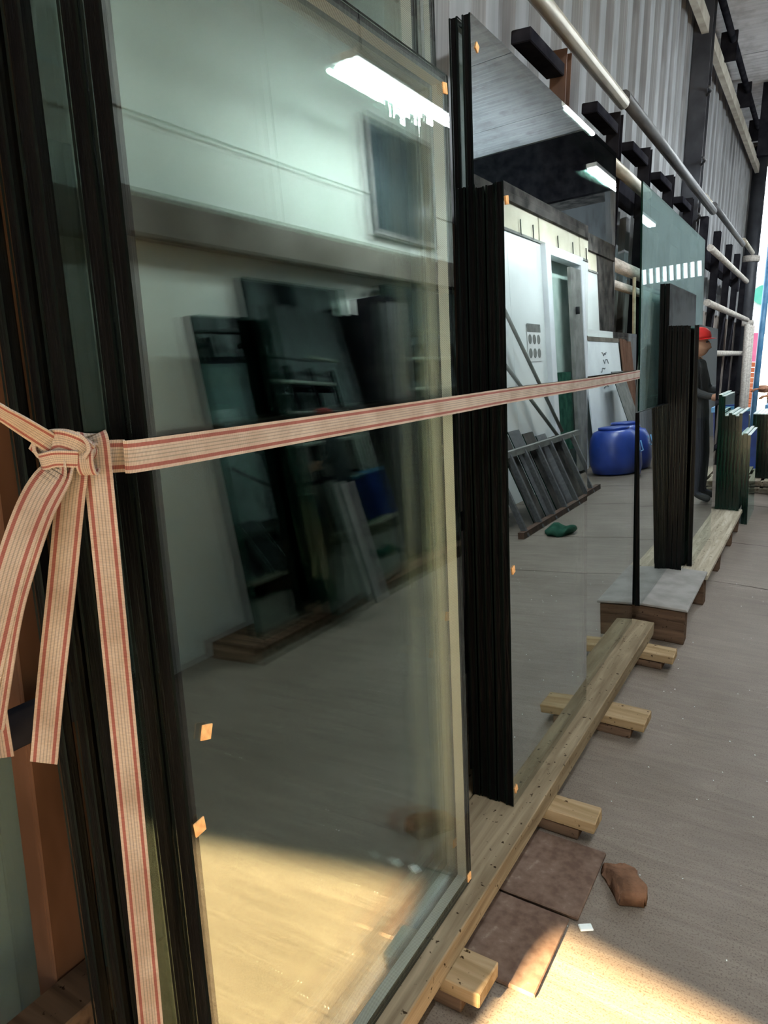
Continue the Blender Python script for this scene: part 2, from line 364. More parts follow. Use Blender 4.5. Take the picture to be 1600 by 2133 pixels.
def clad_mesh(width, z0, z1, pitch=1.0 / 3, depth=0.05):
    bm = bmesh.new(); pts = []; k = 0.0
    while k < width - 1e-6:
        for (dy, dx) in ((0, 0), (0.10, 0), (0.125, depth), (0.225, depth)):
            pts.append((dx, k + dy * pitch / 0.25))
        k += pitch
    pts.append((0, width))
    a = [bm.verts.new((x, y, z0)) for x, y in pts]; b = [bm.verts.new((x, y, z1)) for x, y in pts]
    for i in range(len(pts) - 1): bm.faces.new((a[i], a[i + 1], b[i + 1], b[i]))
    return done(bm, 'cladding_sheet')
bm = bmesh.new(); bm_box(bm, -6.0, -1.44, 3.0, 14.6, 0, 4.9); bm_box(bm, -1.5, -1.44, -4, 3.0, 0, 4.9)  # thick block added behind the wall to shade the things outside from the sun
wl = link('wall_left', done(bm, 'wall_left'), 'soot'); tag(wl, 'corrugated metal wall behind the glass racks', kind='structure')
up, low = clad_mesh(1.0, 2.02, 4.85), clad_mesh(1.0, 0.0, 2.06)
for k in range(-1, 15):
    o = link('cladding_sheet', up, 'clad', wl, (-1.40, k - 0.05, 0.0)); o.rotation_euler = (0, 0, random.uniform(-0.006, 0.006))
    if k >= 0: link('cladding_sheet', low, 'cladlow', wl, (-1.415, k + 0.1, 0.0))
for (px, py, r_, z1, mm) in ((-1.27, 8.03, 0.09, 4.8, 'column'), (-1.22, 14.2, 0.11, 4.8, 'column')):
    c = empty('trim_%d' % (1 if py < 10 else 2), (px, py, 0)); tag(c, kind='structure')
    if py < 10:
        bm = bmesh.new(); bm_box(bm, -0.08, 0.08, -0.09, -0.075, 0, z1); bm_box(bm, -0.08, 0.08, 0.075, 0.09, 0, z1); bm_box(bm, -0.006, 0.006, -0.075, 0.075, 0, z1)
        link('steel_column', done(bm, 'col'), mm, c)
        for zz in (2.75, 3.25, 3.85):
            bm = bmesh.new(); bm_tube(bm, [(0.08, -0.09, zz), (0.12, -0.13, zz + 0.03), (0.10, -0.18, zz + 0.05)], 0.012, 6); link('cleat', done(bm, 'cleat'), 'pipegrey', c)
    else:
        bm = bmesh.new(); bm_lathe(bm, [(r_, 0), (r_, z1)], 20); link('pipe_column', done(bm, 'col'), mm, c)
        for zz in (1.95, 3.0):
            bm = bmesh.new(); bm_lathe(bm, [(r_ + .02, zz), (r_ + .03, zz + .05), (r_ + .02, zz + .1)], 16); link('clamp', done(bm, 'clamp'), 'foam', c)
# eave beams
e = empty('trim_3', (-1.25, 5, 4.35)); tag(e, kind='structure')
bm = bmesh.new(); bm_box(bm, -0.03, 0.03, -9, 9.2, 0.03, 0.16); link('eave_purlin', done(bm, 'p'), 'beige', e)
bm = bmesh.new(); bm_tube(bm, [(0.10, -9, 0.30), (0.10, 0, 0.30), (0.10, 3, 0.34), (0.10, 9.2, 0.30)], 0.035, 8); link('conduit', done(bm, 'p'), 'steel', e)
for k in range(6):
    bm = bmesh.new(); bm_box(bm, -0.02, 0.14, -0.02, 0.02, 0.14, 0.42); link('bracket', done(bm, 'b'), 'steel', e, (0, -1 + k * 1.7, 0))
# roof sheets, ribs across the aisle
bm = bmesh.new(); bm_box(bm, -1.5, 6.2, -4, 16.1, 4.88, 4.92)
rf = link('ceiling', done(bm, 'ceiling'), 'soot'); tag(rf, 'corrugated grey metal roof', kind='structure')
bm = bmesh.new(); pts = []
for k in range(10):
    for dy, dz in ((0, 0), (0.03, 0.022), (0.05, 0.022), (0.08, 0)): pts.append((k * 0.1 + dy, dz))
pts.append((1.0, 0))
a = [bm.verts.new((-1.42, y, z)) for y, z in pts]; b = [bm.verts.new((6.1, y, z)) for y, z in pts]
for i in range(len(pts) - 1): bm.faces.new((a[i], a[i + 1], b[i + 1], b[i]))
rs = done(bm, 'roof_sheet')
for k in range(-4, 14): link('roof_sheet', rs, 'roof', rf, (0, k, 4.82 + 0.004 * (k % 2)))
bm = bmesh.new(); bm_box(bm, -1.35, 1.6, 2.2, 2.3, 4.42, 4.80); link('roof_beam', done(bm, 'rb'), 'steel', rf)
bm = bmesh.new(); bm_box(bm, -1.0, 6.0, 11.0, 11.12, 3.95, 4.80); link('roof_beam', done(bm, 'rb'), 'steel', rf)
# opposite wall
wr = empty('wall_right', (1.65, 0, 0)); tag(wr, 'pale wall on the other side of the aisle', kind='structure')
bm = bmesh.new(); bm_box(bm, 0, 0.12, -4, 4.095, 0, 4.85); link('plaster_panel', done(bm, 'pp'), 'plaster', wr)
bm = bmesh.new(); bm_box(bm, 0, 0.12, 4.105, 7.3, 0, 4.85); link('plaster_panel', done(bm, 'pp'), 'plaster', wr)
bm = bmesh.new(); bm_box(bm, -0.10, 0.0, -1.0, 7.25, 2.36, 2.58); link('wall_beam', done(bm, 'wb'), 'beam', wr)
bm = bmesh.new(); bm_box(bm, -0.015, 0.0, -1.0, 7.25, 3.0, 3.02); link('conduit', done(bm, 'wb'), 'plaster', wr)
for k, (y0, y1) in enumerate(((7.3, 8.3), (8.305, 9.5), (11.25, 12.4), (12.405, 13.4))):
    bm = bmesh.new(); bm_box(bm, 0, 0.08, y0, y1, 0, 3.14); link('partition_panel', done(bm, 'pn'), 'partition', wr)
for y0, y1 in ((7.3, 9.45), (9.5, 11.3), (11.35, 13.4)):
    bm = bmesh.new(); bm_box(bm, 0, 0.08, y0, y1, 3.17, 3.47); link('cream_panel', done(bm, 'cp'), 'cream', wr)
bm = bmesh.new(); bm_box(bm, -0.02, 0.05, 7.3, 13.4, 3.14, 3.17); link('partition_rail', done(bm, 'pr'), 'framegrey', wr)
bm = bmesh.new(); bm_box(bm, -0.05, 0.3, 7.3, 14.6, 3.47, 3.75); link('soffit_board', done(bm, 'sb'), 'soot', wr)
bm = bmesh.new(); bm_box(bm, 0.14, 0.2, 7.3, 14.6, 0, 3.47); link('inner_wall', done(bm, 'iw'), 'mint', wr)
bm = bmesh.new(); bm_box(bm, 0.12, 4.4, 7.2, 7.3, 0, 4.85); link('return_wall', done(bm, 'rw'), 'plaster', wr)
bm = bmesh.new(); bm_box(bm, 4.4, 4.5, 7.2, 16.0, 0, 4.85); link('outer_wall', done(bm, 'ow'), 'soot', wr)
bm = bmesh.new(); bm_box(bm, 0.0, 0.08, 13.4, 14.6, 0, 3.5); link('partition_panel', done(bm, 'pn'), 'soot', wr)
for yy in (8.1, 8.75, 9.2, 10.2, 10.9, 11.6):
    bm = bmesh.new(); bm_tube(bm, [(-0.02, yy, 3.15), (-0.02, yy, 3.33)], 0.008, 5); link('bolt', done(bm, 'bt'), 'steel', wr)
w1 = empty('window_1', (1.64, 5.25, 2.70)); tag(w1, kind='structure')
bm = bmesh.new(); bm_box(bm, -0.03, 0.0, 0, 1.1, 0, 0.04); bm_box(bm, -0.03, 0.0, 0, 1.1, 0.88, 0.92); bm_box(bm, -0.03, 0, 0, 0.04, 0.04, 0.88); bm_box(bm, -0.03, 0, 1.06, 1.1, 0.04, 0.88)
link('window_frame', done(bm, 'wf'), 'framegrey', w1)
for k in range(2):
    bm = bmesh.new(); bm_box(bm, -0.012, -0.006, 0.045 + k * 0.51, 0.545 + k * 0.51, 0.04, 0.88); link('window_pane', done(bm, 'wp'), 'darkpane', w1)
d1 = empty('door_1', (1.63, 9.55, 0)); tag(d1, kind='structure')
bm = bmesh.new(); bm_box(bm, -0.05, 0.1, -0.05, 0.14, 0, 3.14); bm_box(bm, -0.05, 0.1, 1.55, 1.68, 0, 3.14); bm_box(bm, -0.05, 0.1, 0.14, 1.55, 3.02, 3.14); link('door_frame', done(bm, 'df'), 'doorwhite', d1)
bm = bmesh.new(); bm_box(bm, -0.6, -0.55, 1.0, 1.5, 0.05, 2.95); link('door_leaf', done(bm, 'dl'), 'framegrey', d1, (0.55, 0, 0))
bm = bmesh.new(); bm_tube(bm, [(-0.09, 1.12, 2.30), (-0.09, 1.12, 2.40)], 0.03, 8); link('door_handle', done(bm, 'dh'), 'steel', d1)
bm = bmesh.new(); bm_box(bm, 0.02, 0.05, 0.2, 1.0, 0.4, 1.5); link('curtain', done(bm, 'ct'), 'darkgreen', d1)
# unseen wall over the entrance, added so its head cuts the sunlight
HEAD = (1.62 + 4.1) * math.tan(SUN_EL) / math.cos(SUN_AZ)
bm = bmesh.new(); bm_box(bm, -1.5, 2.5, -4.1, -4.0, HEAD, 4.9)                    # lower edge is tilted to slope the far edge of the sun patch
for v in bm.verts:
    if v.co.z < 4: v.co.z -= 0.07 * (v.co.x + 1.35)
tag(link('sun_cut_wall', done(bm, 'sun_cut_wall'), 'clad'), 'unseen lintel wall added behind the camera to cut the sunlight', kind='structure')

wf = empty('wall_far', (0, 16.0, 0)); tag(wf, 'grey end wall with a row of small windows', kind='structure')
bm = bmesh.new(); bm_box(bm, -0.85, 6.1, 0, 0.1, 0, 3.12); bm_box(bm, -0.85, 6.1, 0, 0.1, 3.42, 4.9); link('end_panel', done(bm, 'ep'), 'clad', wf)
for k in range(27):
    bm = bmesh.new(); bm_box(bm, -0.85 + k * 0.13, -0.85 + k * 0.13 + 0.05, 0, 0.1, 3.12, 3.42); link('mullion', done(bm, 'ml'), 'framegrey', wf)
bm = bmesh.new(); bm_box(bm, -0.85 + 27 * 0.13, 6.1, 0, 0.1, 3.12, 3.42); link('end_panel', done(bm, 'ep'), 'clad', wf)
bm = bmesh.new(); bm_box(bm, 0, 0.1, 14.6, 16.0, 0, 4.9); link('plaster_panel', done(bm, 'pp'), 'clad', wr)
# ------------------------------------------------------------------ lamps
def lamp(x, y, z, length, label, strength='tube'):
    r = empty('tube_lamp', (x, y, z)); tag(r, label, 'lamp', 'tube lamps under the roof')
    bm = bmesh.new(); bm_box(bm, -0.06, 0.06, -length / 2, length / 2, 0.03, 0.075); link('housing', done(bm, 'h', 0.004), 'fixture', r)
    for sx in (-0.03, 0.03):
        bm = bmesh.new(); bm_tube(bm, [(sx, -length / 2 + 0.03, 0.012), (sx, length / 2 - 0.03, 0.012)], 0.014, 6); link('tube', done(bm, 't'), strength, r)
    for sy in (-1, 1):
        bm = bmesh.new(); bm_tube(bm, [(0, sy * length * 0.4, 0.075), (0, sy * length * 0.4, 4.80 - z)], 0.004, 5); link('hanger', done(bm, 'hg'), 'cable', r)
    return r
lamp(1.0, 4.83, 3.40, 1.55, 'lit tube lamp hanging over the pale wall side nearest the camera')
lamp(0.05, 6.9, 3.60, 0.9, 'short lit tube lamp hanging over the middle of the aisle')
lamp(0.5, 9.6, 3.70, 1.5, 'added tube lamp lighting the aisle in front of the door')  # extra lamp, added to light the partition and door
lamp(0.6, 12.4, 3.70, 1.5, 'added tube lamp brightening the far aisle beyond the deep roof beam')  # extra lamp, added to raise the light on the far floor
lamp(0.5, 1.2, 3.80, 1.5, 'added unseen tube lamp lighting the near end of the aisle')  # extra lamp out of view, added to light the near wall

# ------------------------------------------------------------------ timber under the glass
def timber(name, x0, x1, y0, y1, z0, z1, mat, label, group=None, wob=0.003, cat='timber'):
    o = box(name, x0, x1, y0, y1, z0, z1, mat, None, 0.003, wob); tag(o, label, cat, group); return o
timber('runner_timber', -0.80, -0.603, 0.28, 3.74, 0.08, 0.15, 'runner', 'long weathered timber runner under the two nearest glass stacks, aisle side', wob=0.001)
timber('runner_timber', -1.02, -0.805, 0.28, 3.74, 0.08, 0.15, 'runner', 'long timber runner hidden behind the aisle side runner', wob=0.001)
G = 'cross blocks under the runner'
for (y0, y1, xe, lab) in ((0.52, 0.62, -0.50, 'pine cross block under the runner, out of sight at the near end'),
                          (1.29, 1.40, -0.515, 'thick pine cross block sticking out beside the sunlit floor'),
                          (2.04, 2.13, -0.455, 'pine cross block sticking out beside the brown brick chunk'),
                          (2.76, 2.90, -0.452, 'third pine cross block sticking out from the near runner'),
                          (3.50, 3.62, -0.465, 'farthest pine cross block at the end of the near runner')):
    timber('cross_block', -1.06, xe, y0, y1, 0.04, 0.08, 'block', lab, G)
    timber('support_block', -1.04, xe - 0.05, y0 + 0.005, y1 - 0.005, 0.0, 0.036, 'oldwood', 'dark base of the ' + lab.replace(', out of sight', ''), 'dark base pieces under the cross blocks')
# platform further along
timber('cover_board', -0.95, -0.468, 3.87, 4.66, 0.185, 0.20, 'slab', 'smooth grey cover board at the near end of the far platform', wob=0.004, cat='board')
for k, (x0, x1, y0, y1) in enumerate(((-0.62, -0.462, 4.62, 6.85), (-0.80, -0.625, 4.66, 6.85), (-0.97, -0.805, 4.66, 6.85))):
    timber('platform_plank', x0, x1, y0, y1, 0.155, 0.185, 'plank', ('pale scaffold plank along the aisle edge of the far platform', 'middle scaffold plank of the far platform', 'rear scaffold plank of the far platform')[k], 'planks of the far platform', cat='plank')
for k, yy in enumerate((3.89, 4.60, 5.40, 6.20, 6.74)):
    timber('support_timber', -1.0, -0.475, yy, yy + 0.10, 0.0, 0.155 if k else 0.175, 'oldwood', ('large dark timber block carrying the near end of the far platform', 'dark timber block under the joint of grey board and planks', 'dark timber block under the middle of the far platform', 'dark timber block under the second half of the far platform', 'dark timber block at the far end of the platform')[k], 'blocks under the far platform', wob=0.005)

# boards on the floor, brick, shards
timber('floor_board', -0.86, -0.43, 1.42, 1.70, 0.0, 0.014, 'redboard', 'brown board flat on the floor, partly in the sunlight', wob=0.003, cat='board')
timber('floor_board', -0.86, -0.41, 1.71, 2.02, 0.0, 0.014, 'redboard', 'brown board flat on the floor, wholly in shade', wob=0.003, cat='board')
bm = bmesh.new()
out_ = [(-0.045, -0.080), (0.030, -0.092), (0.050, -0.055), (0.040, 0.0), (0.052, 0.035), (0.020, 0.085), (-0.012, 0.070), (-0.035, 0.090), (-0.055, 0.045), (-0.040, 0.0)]
lo_ = [bm.verts.new((x, y, 0)) for x, y in out_]; hi_ = [bm.verts.new((x * 0.88 + 0.004, y * 0.90, 0.050 - 0.16 * (y + 0.09) + random.uniform(-.003, .003))) for x, y in out_]
bm.faces.new(lo_[::-1]); ct_ = bm.verts.new((0.0, 0.0, 0.040))
for k in range(10):
    bm.faces.new((lo_[k], lo_[(k + 1) % 10], hi_[(k + 1) % 10], hi_[k])); bm.faces.new((hi_[k], hi_[(k + 1) % 10], ct_))
bmesh.ops.bevel(bm, geom=list(bm.edges), offset=0.005, segments=2, affect='EDGES')
br = link('brick_chunk', done(bm, 'brick_chunk', smooth=True), 'brick', None, (-0.335, 1.915, 0.0)); br.rotation_euler = (0, 0, R(32))
tag(br, 'broken reddish brown brick chunk lying on the concrete floor', 'brick')
bm = bmesh.new(); bm_box(bm, -0.018, 0.018, -0.012, 0.012, 0, 0.006); me = done(bm, 'chip', 0.002)
ch = link('glass_chip', me, 'shard', None, (-0.385, 1.70, 0)); ch.rotation_euler = (0, 0, 0.6); tag(ch, 'largest whitish glass chip beside the brown boards', 'glass chip')
bm = bmesh.new()
for k in range(120):
    x, y = random.uniform(-0.48, 0.9), random.uniform(0.9, 5.2)
    s = random.uniform(0.0008, 0.0022)
    mt = Matrix.Translation((x, y, 0.0)) @ Matrix.Rotation(random.uniform(0, 3), 4, 'Z')
    bm_box(bm, -s, s, -s * 0.7, s * 0.7, 0, s * 0.9, 0, mt)
sh = link('glass_crumbs', done(bm, 'gc'), 'shard'); tag(sh, 'tiny sparkling glass crumbs scattered on the floor', 'glass crumbs', kind='stuff')

# ------------------------------------------------------------------ glass stacks
L = 3.0
GA = 'insulating glass units of the nearest stack'
def pads_for(w, h): return ((0.035, 0.62), (0.04, h * 0.5), (w - 0.02, 0.03), (w - 0.02, h - 0.03))
igu(-0.650, 0.63, 0.15, 0.91, 1.93, L, 'large front glass unit of the nearest stack, behind the striped strap', GA, t=0.036, pads=((0.045, 0.83), (0.015, 0.70), (0.895, 0.02), (0.89, 1.90)))
igu(-0.6905, 0.63, 0.15, 0.93, 1.93, L, 'second glass unit from the front in the nearest stack', GA, t=0.036, pads=((0.03, 0.9), (0.90, 0.72), (0.90, 0.1)))
igu(-0.7315, 0.585, 0.15, 0.98, 2.30, L, 'tall third glass unit from the front in the nearest stack', GA, t=0.036, pads=((0.02, 0.86), (0.93, 0.62)))
igu(-0.7715, 0.575, 0.15, 1.16, 2.45, L, 'tallest glass unit near the back of the nearest stack', GA, t=0.026)
igu(-0.8015, 0.56, 0.15, 1.16, 2.20, L, 'rearmost glass unit of the nearest stack', GA, t=0.026)
GB = 'insulating glass units of the second stack'
for k in range(5):
    igu(-0.667 - k * 0.0275, 1.895 + (0.004 * (k % 2)), 0.15, 0.805, 1.79 - (0.004 * ((k * 7) % 3)), L,
        ('front glass unit of the second stack, mirroring the door and poster', 'second glass unit from the front in the second stack', 'third glass unit from the front in the second stack', 'fourth glass unit from the front in the second stack', 'fifth glass unit from the front in the second stack')[k],
        GB, g='coated', t=0.0245, pads=((0.02, 0.05), (0.025, 0.74), (0.02, 1.745)) if k == 0 else ())
igu(-0.698, 2.715, 0.15, 0.945, 1.44, L, 'shorter wide glass unit mirroring the blue barrels', GB, g='coated', t=0.026)
igu(-0.728, 2.72, 0.15, 0.93, 1.44, L, 'shorter wide glass unit behind the one mirroring the barrels', GB, g='coated', t=0.026)
igu(-0.812, 2.04, 0.15, 1.66, 2.265, L, 'tall glass unit of the second stack mirroring roof and lamp', GB, g='coated', t=0.026, pads=((0.04, 2.19),))
igu(-0.842, 2.02, 0.15, 1.62, 2.255, L, 'tall glass unit hidden behind the lamp mirroring one', GB, t=0.026)
GC = 'insulating glass units on the far platform'
ORD = ('first', 'second', 'third', 'fourth', 'fifth', 'sixth', 'seventh', 'eighth', 'ninth')
igu(-0.690, 3.79, 0.203, 0.79, 1.01, 4.0, 'low glass unit at the near end of the far platform', GC, g='coated', t=0.024)
igu(-0.718, 3.80, 0.203, 0.78, 1.00, 4.0, 'low glass unit behind the foremost on the far platform', GC, g='coated', t=0.024)
for k in range(4):
    igu(-0.612 - k * 0.029, 4.60, 0.20, 0.80, 1.46, L, ('front glass unit of the black edged far stack', 'second black edged unit of the far stack', 'third black edged unit of the far stack', 'fourth black edged unit of the far stack')[k], GC, g='coated', t=0.026)
igu(-0.575, 4.78, 0.187, 0.90, 1.48, L, 'glass unit mirroring the worker in the red helmet', GC, g='coated', t=0.026)
igu(-0.735, 4.72, 0.187, 1.05, 1.72, L, 'taller black edged unit rising behind the far stack', GC, g='coated', t=0.026)
igu(-0.765, 4.72, 0.187, 1.05, 1.72, L, 'rear taller black edged unit of the far stack', GC, g='coated', t=0.026)
glass_sheet(-0.84, 4.43, 0.203, 2.50, 2.23, 3.0, 'tall pale green glass sheet leaning behind the far stack', None, t=0.010)
bm = bmesh.new()
for k in range(9):
    hh = 0.80 + 0.012 * (k % 3) + (0.15 if k > 6 else 0)
    o = link('glass_sheet', None or pane_mesh(0.75, hh, -0.024, 0), ['opposite', 'greenedge'], None, (-0.43 - k * 0.027, 6.75 - 0.0 + (0.012 * (k % 2)) + (0.35 if k < 2 else 0), 0.187 if k >= 2 else 0.0))
    o.rotation_euler = (0, -R(3), 0); tag(o, 'dark green glass sheet, %s from the aisle in the low stack ending the platform' % ORD[k], 'glass sheet', 'low dark green glass stack')
    tp = box('highlight_top', -0.024, 0.0, 0, 0.75, hh, hh + 0.006, 'topedge', o)  # pale strip standing in for the bright highlight on the top edge
bm.free()
for k in range(6):
    hh = 0.70
    o = link('glass_sheet', pane_mesh(0.9, hh, -0.03, 0), ['opposite', 'greenedge'], None, (-0.36 - k * 0.034, 9.0, 0.145)); o.rotation_euler = (0, -R(3), 0)
    tag(o, 'green glass sheet, %s from the aisle in the farthest stack on the pallet' % ORD[k], 'glass sheet', 'farthest green glass stack')
    box('highlight_top', -0.03, 0.0, 0, 0.9, hh, hh + 0.008, 'topedge', o)
pl = empty('pallet', (-0.5, 9.4, 0)); tag(pl, 'wooden pallet beneath the farthest green glass stack', 'pallet')
for j in range(2):
    for k in range(3):
        bm = bmesh.new(); bm_box(bm, -0.35, 0.5, -0.55 + k * 0.5, -0.43 + k * 0.5, 0.0 + j * 0.075, 0.05 + j * 0.075); link('bearer', done(bm, 'b'), 'plank', pl)
    for k in range(6):
        bm = bmesh.new(); bm_box(bm, -0.35 + k * 0.145, -0.24 + k * 0.145, -0.6, 0.65, 0.05 + j * 0.075, 0.066 + j * 0.075); link('slat', done(bm, 's'), 'plank', pl)
bc = empty('plastic_crate', (-0.33, 10.35, 0)); tag(bc, 'blue plastic crate behind the farthest green glass', 'crate')
bm = bmesh.new()
for (a0, a1, b0, b1) in ((-.2, .25, -.2, -.18), (-.2, .25, .18, .2), (-.2, -.18, -.18, .18), (.23, .25, -.18, .18)): bm_box(bm, a0, a1, b0, b1, 0.0, 0.88)
bm_box(bm, -.18, .23, -.18, .18, 0, .03); link('crate_body', done(bm, 'c'), 'blue', bc)
bm = bmesh.new()
for (a0, a1, b0, b1) in ((-.22, .27, -.22, -.2), (-.22, .27, .2, .22), (-.22, -.2, -.2, .2), (.25, .27, -.2, .2)): bm_box(bm, a0, a1, b0, b1, 0.82, 0.88)
link('crate_rim', done(bm, 'c'), 'bluelight', bc)

# ------------------------------------------------------------------ steel rack behind the stacks
rk = empty('storage_rack', (-1.1, 0, 0)); tag(rk, 'dark steel rack with pipe rails along the corrugated wall', 'rack')
KS = 1.1                                                      # the rack stands clear behind the tallest units
def zz_(z): return 1.5 + (z - 1.5) * KS
posts = [p * KS for p in (1.75, 3.02, 3.89, 4.61, 5.37, 6.2, 7.07, 7.97, 8.98, 9.86, 10.8)]
HT = 2.76
bm = bmesh.new(); bm_box(bm, -0.035, 0.035, 0.0, 0.006, 0, HT); bm_box(bm, -0.035, 0.035, 0.064, 0.07, 0, HT); bm_box(bm, 0.0, 0.006, 0.006, 0.064, 0, HT); pm = done(bm, 'upright'); pm2 = pm.copy()
for i, yy in enumerate(posts): link('upright', pm if i < 2 else pm2, 'rust' if i < 2 else 'steel', rk, (0, yy, 0))
bm = bmesh.new(); bm_box(bm, -0.05, 0.03, -0.42, 0.0, -0.05, 0.0); gm = done(bm, 'gusset_box', 0.004)
for yy in posts[1:6]: link('gusset_box', gm, 'steel', rk, (0, yy - 0.006, 2.70))
def rail(y0, y1, z, r, mat, x=0.055, sag=0.0):
    y0, y1, z = y0 * KS, y1 * KS, zz_(z); ym = (y0 + y1) / 2; tube('rail', [(x, y0, z), (x, ym, z - sag), (x, y1, z)], r, mat, rk)
rail(0.5, 3.86, 2.67, 0.032, 'pipe'); rail(3.86, 7.2, 2.70, 0.034, 'pipegrey'); rail(7.2, 9.9, 2.75, 0.03, 'pipegrey'); rail(9.9, 11.2, 2.80, 0.03, 'pipe')
rail(7.0, 9.0, 2.80, 0.02, 'pipe', 0.0)
rail(3.6, 4.45, 2.36, 0.032, 'pipe', 0.07); rail(4.3, 5.9, 2.36, 0.03, 'steel', 0.07); rail(7.1, 10.6, 2.39, 0.032, 'foam', 0.07)
rail(3.6, 5.4, 1.93, 0.035, 'foam', 0.07); rail(3.6, 5.4, 1.84, 0.025, 'foam', 0.06); rail(7.2, 11.2, 1.94, 0.034, 'foam', 0.07)
rail(7.2, 11.3, 1.50, 0.034, 'foam', 0.07); rail(0.3, 11.0, 0.98, 0.032, 'steel', 0.07); rail(2.0, 11.0, 0.45, 0.028, 'steel', 0.05)
for i in range(1, len(posts) - 1):
    bm = bmesh.new(); bm_box(bm, -0.01, 0.01, posts[i] + 0.06, posts[i + 1] - 0.03, 2.36, 2.56); link('back_plate', done(bm, 'bp'), 'steel', rk, (-0.045, 0, 0))
for yy in (8.2, 9.2, 10.2):
    bm = bmesh.new(); bm_tube(bm, [(0.05, yy, 1.3), (0.05, yy + 0.5, 2.0)], 0.012, 6); link('brace', done(bm, 'br'), 'steel', rk)
tube('rope', [(-0.985, 4.5, 1.93), (-0.98, 4.58, 1.55), (-0.985, 4.7, 1.2), (-0.99, 4.85, 0.9)], 0.010, 'rope')
bpy.data.objects['rope']['label'] = 'pale rope hanging from the wrapped rail beside the tall glass'; bpy.data.objects['rope']['category'] = 'rope'
cb = tube('cable', [(-0.985, 4.72, 1.93), (-0.98, 4.80, 1.66), (-0.98, 4.88, 1.54), (-0.98, 4.96, 1.66), (-0.985, 5.0, 1.93)], 0.008, 'rope'); tag(cb, 'looped pale cord hanging next to the rope', 'cord')
# parts at the left edge: rusty post, dark rails, boards
ps = empty('steel_post', (-1.12, 0.70, 0)); tag(ps, 'rusty brown steel channel post at the left edge', 'post')
bm = bmesh.new(); bm_box(bm, 0.03, 0.038, -0.05, 0.05, 0, 2.6); bm_box(bm, -0.02, 0.03, -0.05, -0.043, 0, 2.6); bm_box(bm, -0.02, 0.03, 0.043, 0.05, 0, 2.6); link('channel', done(bm, 'c', 0.002), 'brown', ps)
bm = bmesh.new(); bm_box(bm, -0.03, 0.05, -0.08, 0.08, 0, 0.012); link('base_plate', done(bm, 'c'), 'steel', ps)
for k in range(2):
    timber('lower_batten', -1.078, -0.99, 0.30, 0.72, 0.33 - k * 0.10, 0.39 - k * 0.10, 'oldwood', ('upper', 'lower')[k] + ' old wooden batten at the foot of the rusty post', 'battens at the left edge')
glass_sheet(-1.20, 0.10, 0.15, 0.9, 1.75, 3.0, 'dusty glass sheet standing behind the rusty post', None, mats=('sheet', 'greenedge'), t=0.008)

# ------------------------------------------------------------------ striped strap
def ribbon_mesh(paths, width=0.040, thick=0.0022):
    """paths: list of (points, width directions, uv offset); a flat band with real thickness"""
    bm = bmesh.new(); uvl = bm.loops.layers.uv.new('UVMap')
    for pts, wds in paths:
        pts = [Vector(p) for p in pts]; wds = [Vector(w).normalized() for w in wds]
        # resample
        P, W = [], []
        for i in range(len(pts) - 1):
            p0 = pts[max(i - 1, 0)]; p1 = pts[i]; p2 = pts[i + 1]; p3 = pts[min(i + 2, len(pts) - 1)]
            n = 6
            for k in range(n):
                t = k / n
                P.append(0.5 * ((2 * p1) + (p2 - p0) * t + (2 * p0 - 5 * p1 + 4 * p2 - p3) * t * t + (3 * p1 - p0 - 3 * p2 + p3) * t ** 3))
                W.append(wds[i].lerp(wds[i + 1], t).normalized())
        P.append(pts[-1]); W.append(wds[-1])
        s = 0.0; prev = None
        for i, p in enumerate(P):
            tg = (P[min(i + 1, len(P) - 1)] - P[max(i - 1, 0)]).normalized()
            w = (W[i] - tg * W[i].dot(tg)).normalized(); nn = tg.cross(w).normalized()
            if i: s += (p - P[i - 1]).length
            row = [bm.verts.new(p + w * (width / 2) * a + nn * (thick / 2) * b) for a, b in ((-1, 1), (1, 1), (1, -1), (-1, -1))]
            if prev:
                for k in range(4):
                    f = bm.faces.new((prev[0][k], prev[0][(k + 1) % 4], row[(k + 1) % 4], row[k]))
                    vv = {0: (0.0, 1.0), 1: (0.98, 0.98), 2: (1.0, 0.0), 3: (0.02, 0.02)}[k]
                    for lp, uv in zip(f.loops, ((prev[1], vv[0]), (prev[1], vv[1]), (s, vv[1]), (s, vv[0]))): lp[uvl].uv = uv
            else: bm.faces.new(row)
            prev = (row, s)
        bm.faces.new(prev[0])
    bmesh.ops.recalc_face_normals(bm, faces=bm.faces)
    me = bpy.data.meshes.new('band'); bm.to_mesh(me); bm.free(); return me
st = empty('webbing_strap', (-0.76, 0.55, 1.38)); tag(st, 'striped red and cream webbing strap tied around the glass stacks', 'strap')
off = Vector((-0.76, 0.55, 1.38))
def band(name, paths, **kw):
    q = [([Vector(p) - off for p in pts], w) for pts, w in paths]
    return link(name, ribbon_mesh(q, **kw), 'strap', st)
Z = (0, 0, 1); ZL = (-0.05, 0, 1)
band('strap_run', [([(-0.752, 0.573, 1.379), (-0.730, 0.60, 1.379), (-0.7115, 0.633, 1.379), (-0.710, 1.0, 1.382), (-0.7085, 1.54, 1.388), (-0.722, 1.90, 1.390), (-0.7265, 2.70, 1.394), (-0.752, 3.66, 1.402), (-0.795, 3.672, 1.402), (-0.865, 3.712, 1.405), (-1.01, 3.72, 1.41)],
                    [Z, Z, ZL, ZL, ZL, ZL, ZL, ZL, Z, Z, Z])])
band('strap_run', [([(-0.758, 0.542, 1.388), (-0.750, 0.50, 1.415), (-0.742, 0.46, 1.440), (-0.738, 0.42, 1.462), (-0.72, 0.30, 1.52)], [(0.2, 0.35, 0.9), (0.5, 0.5, 0.4), (0.8, 0.3, 0.3), (0.8, 0.3, 0.4), (0.8, 0.3, 0.4)])], width=0.023)
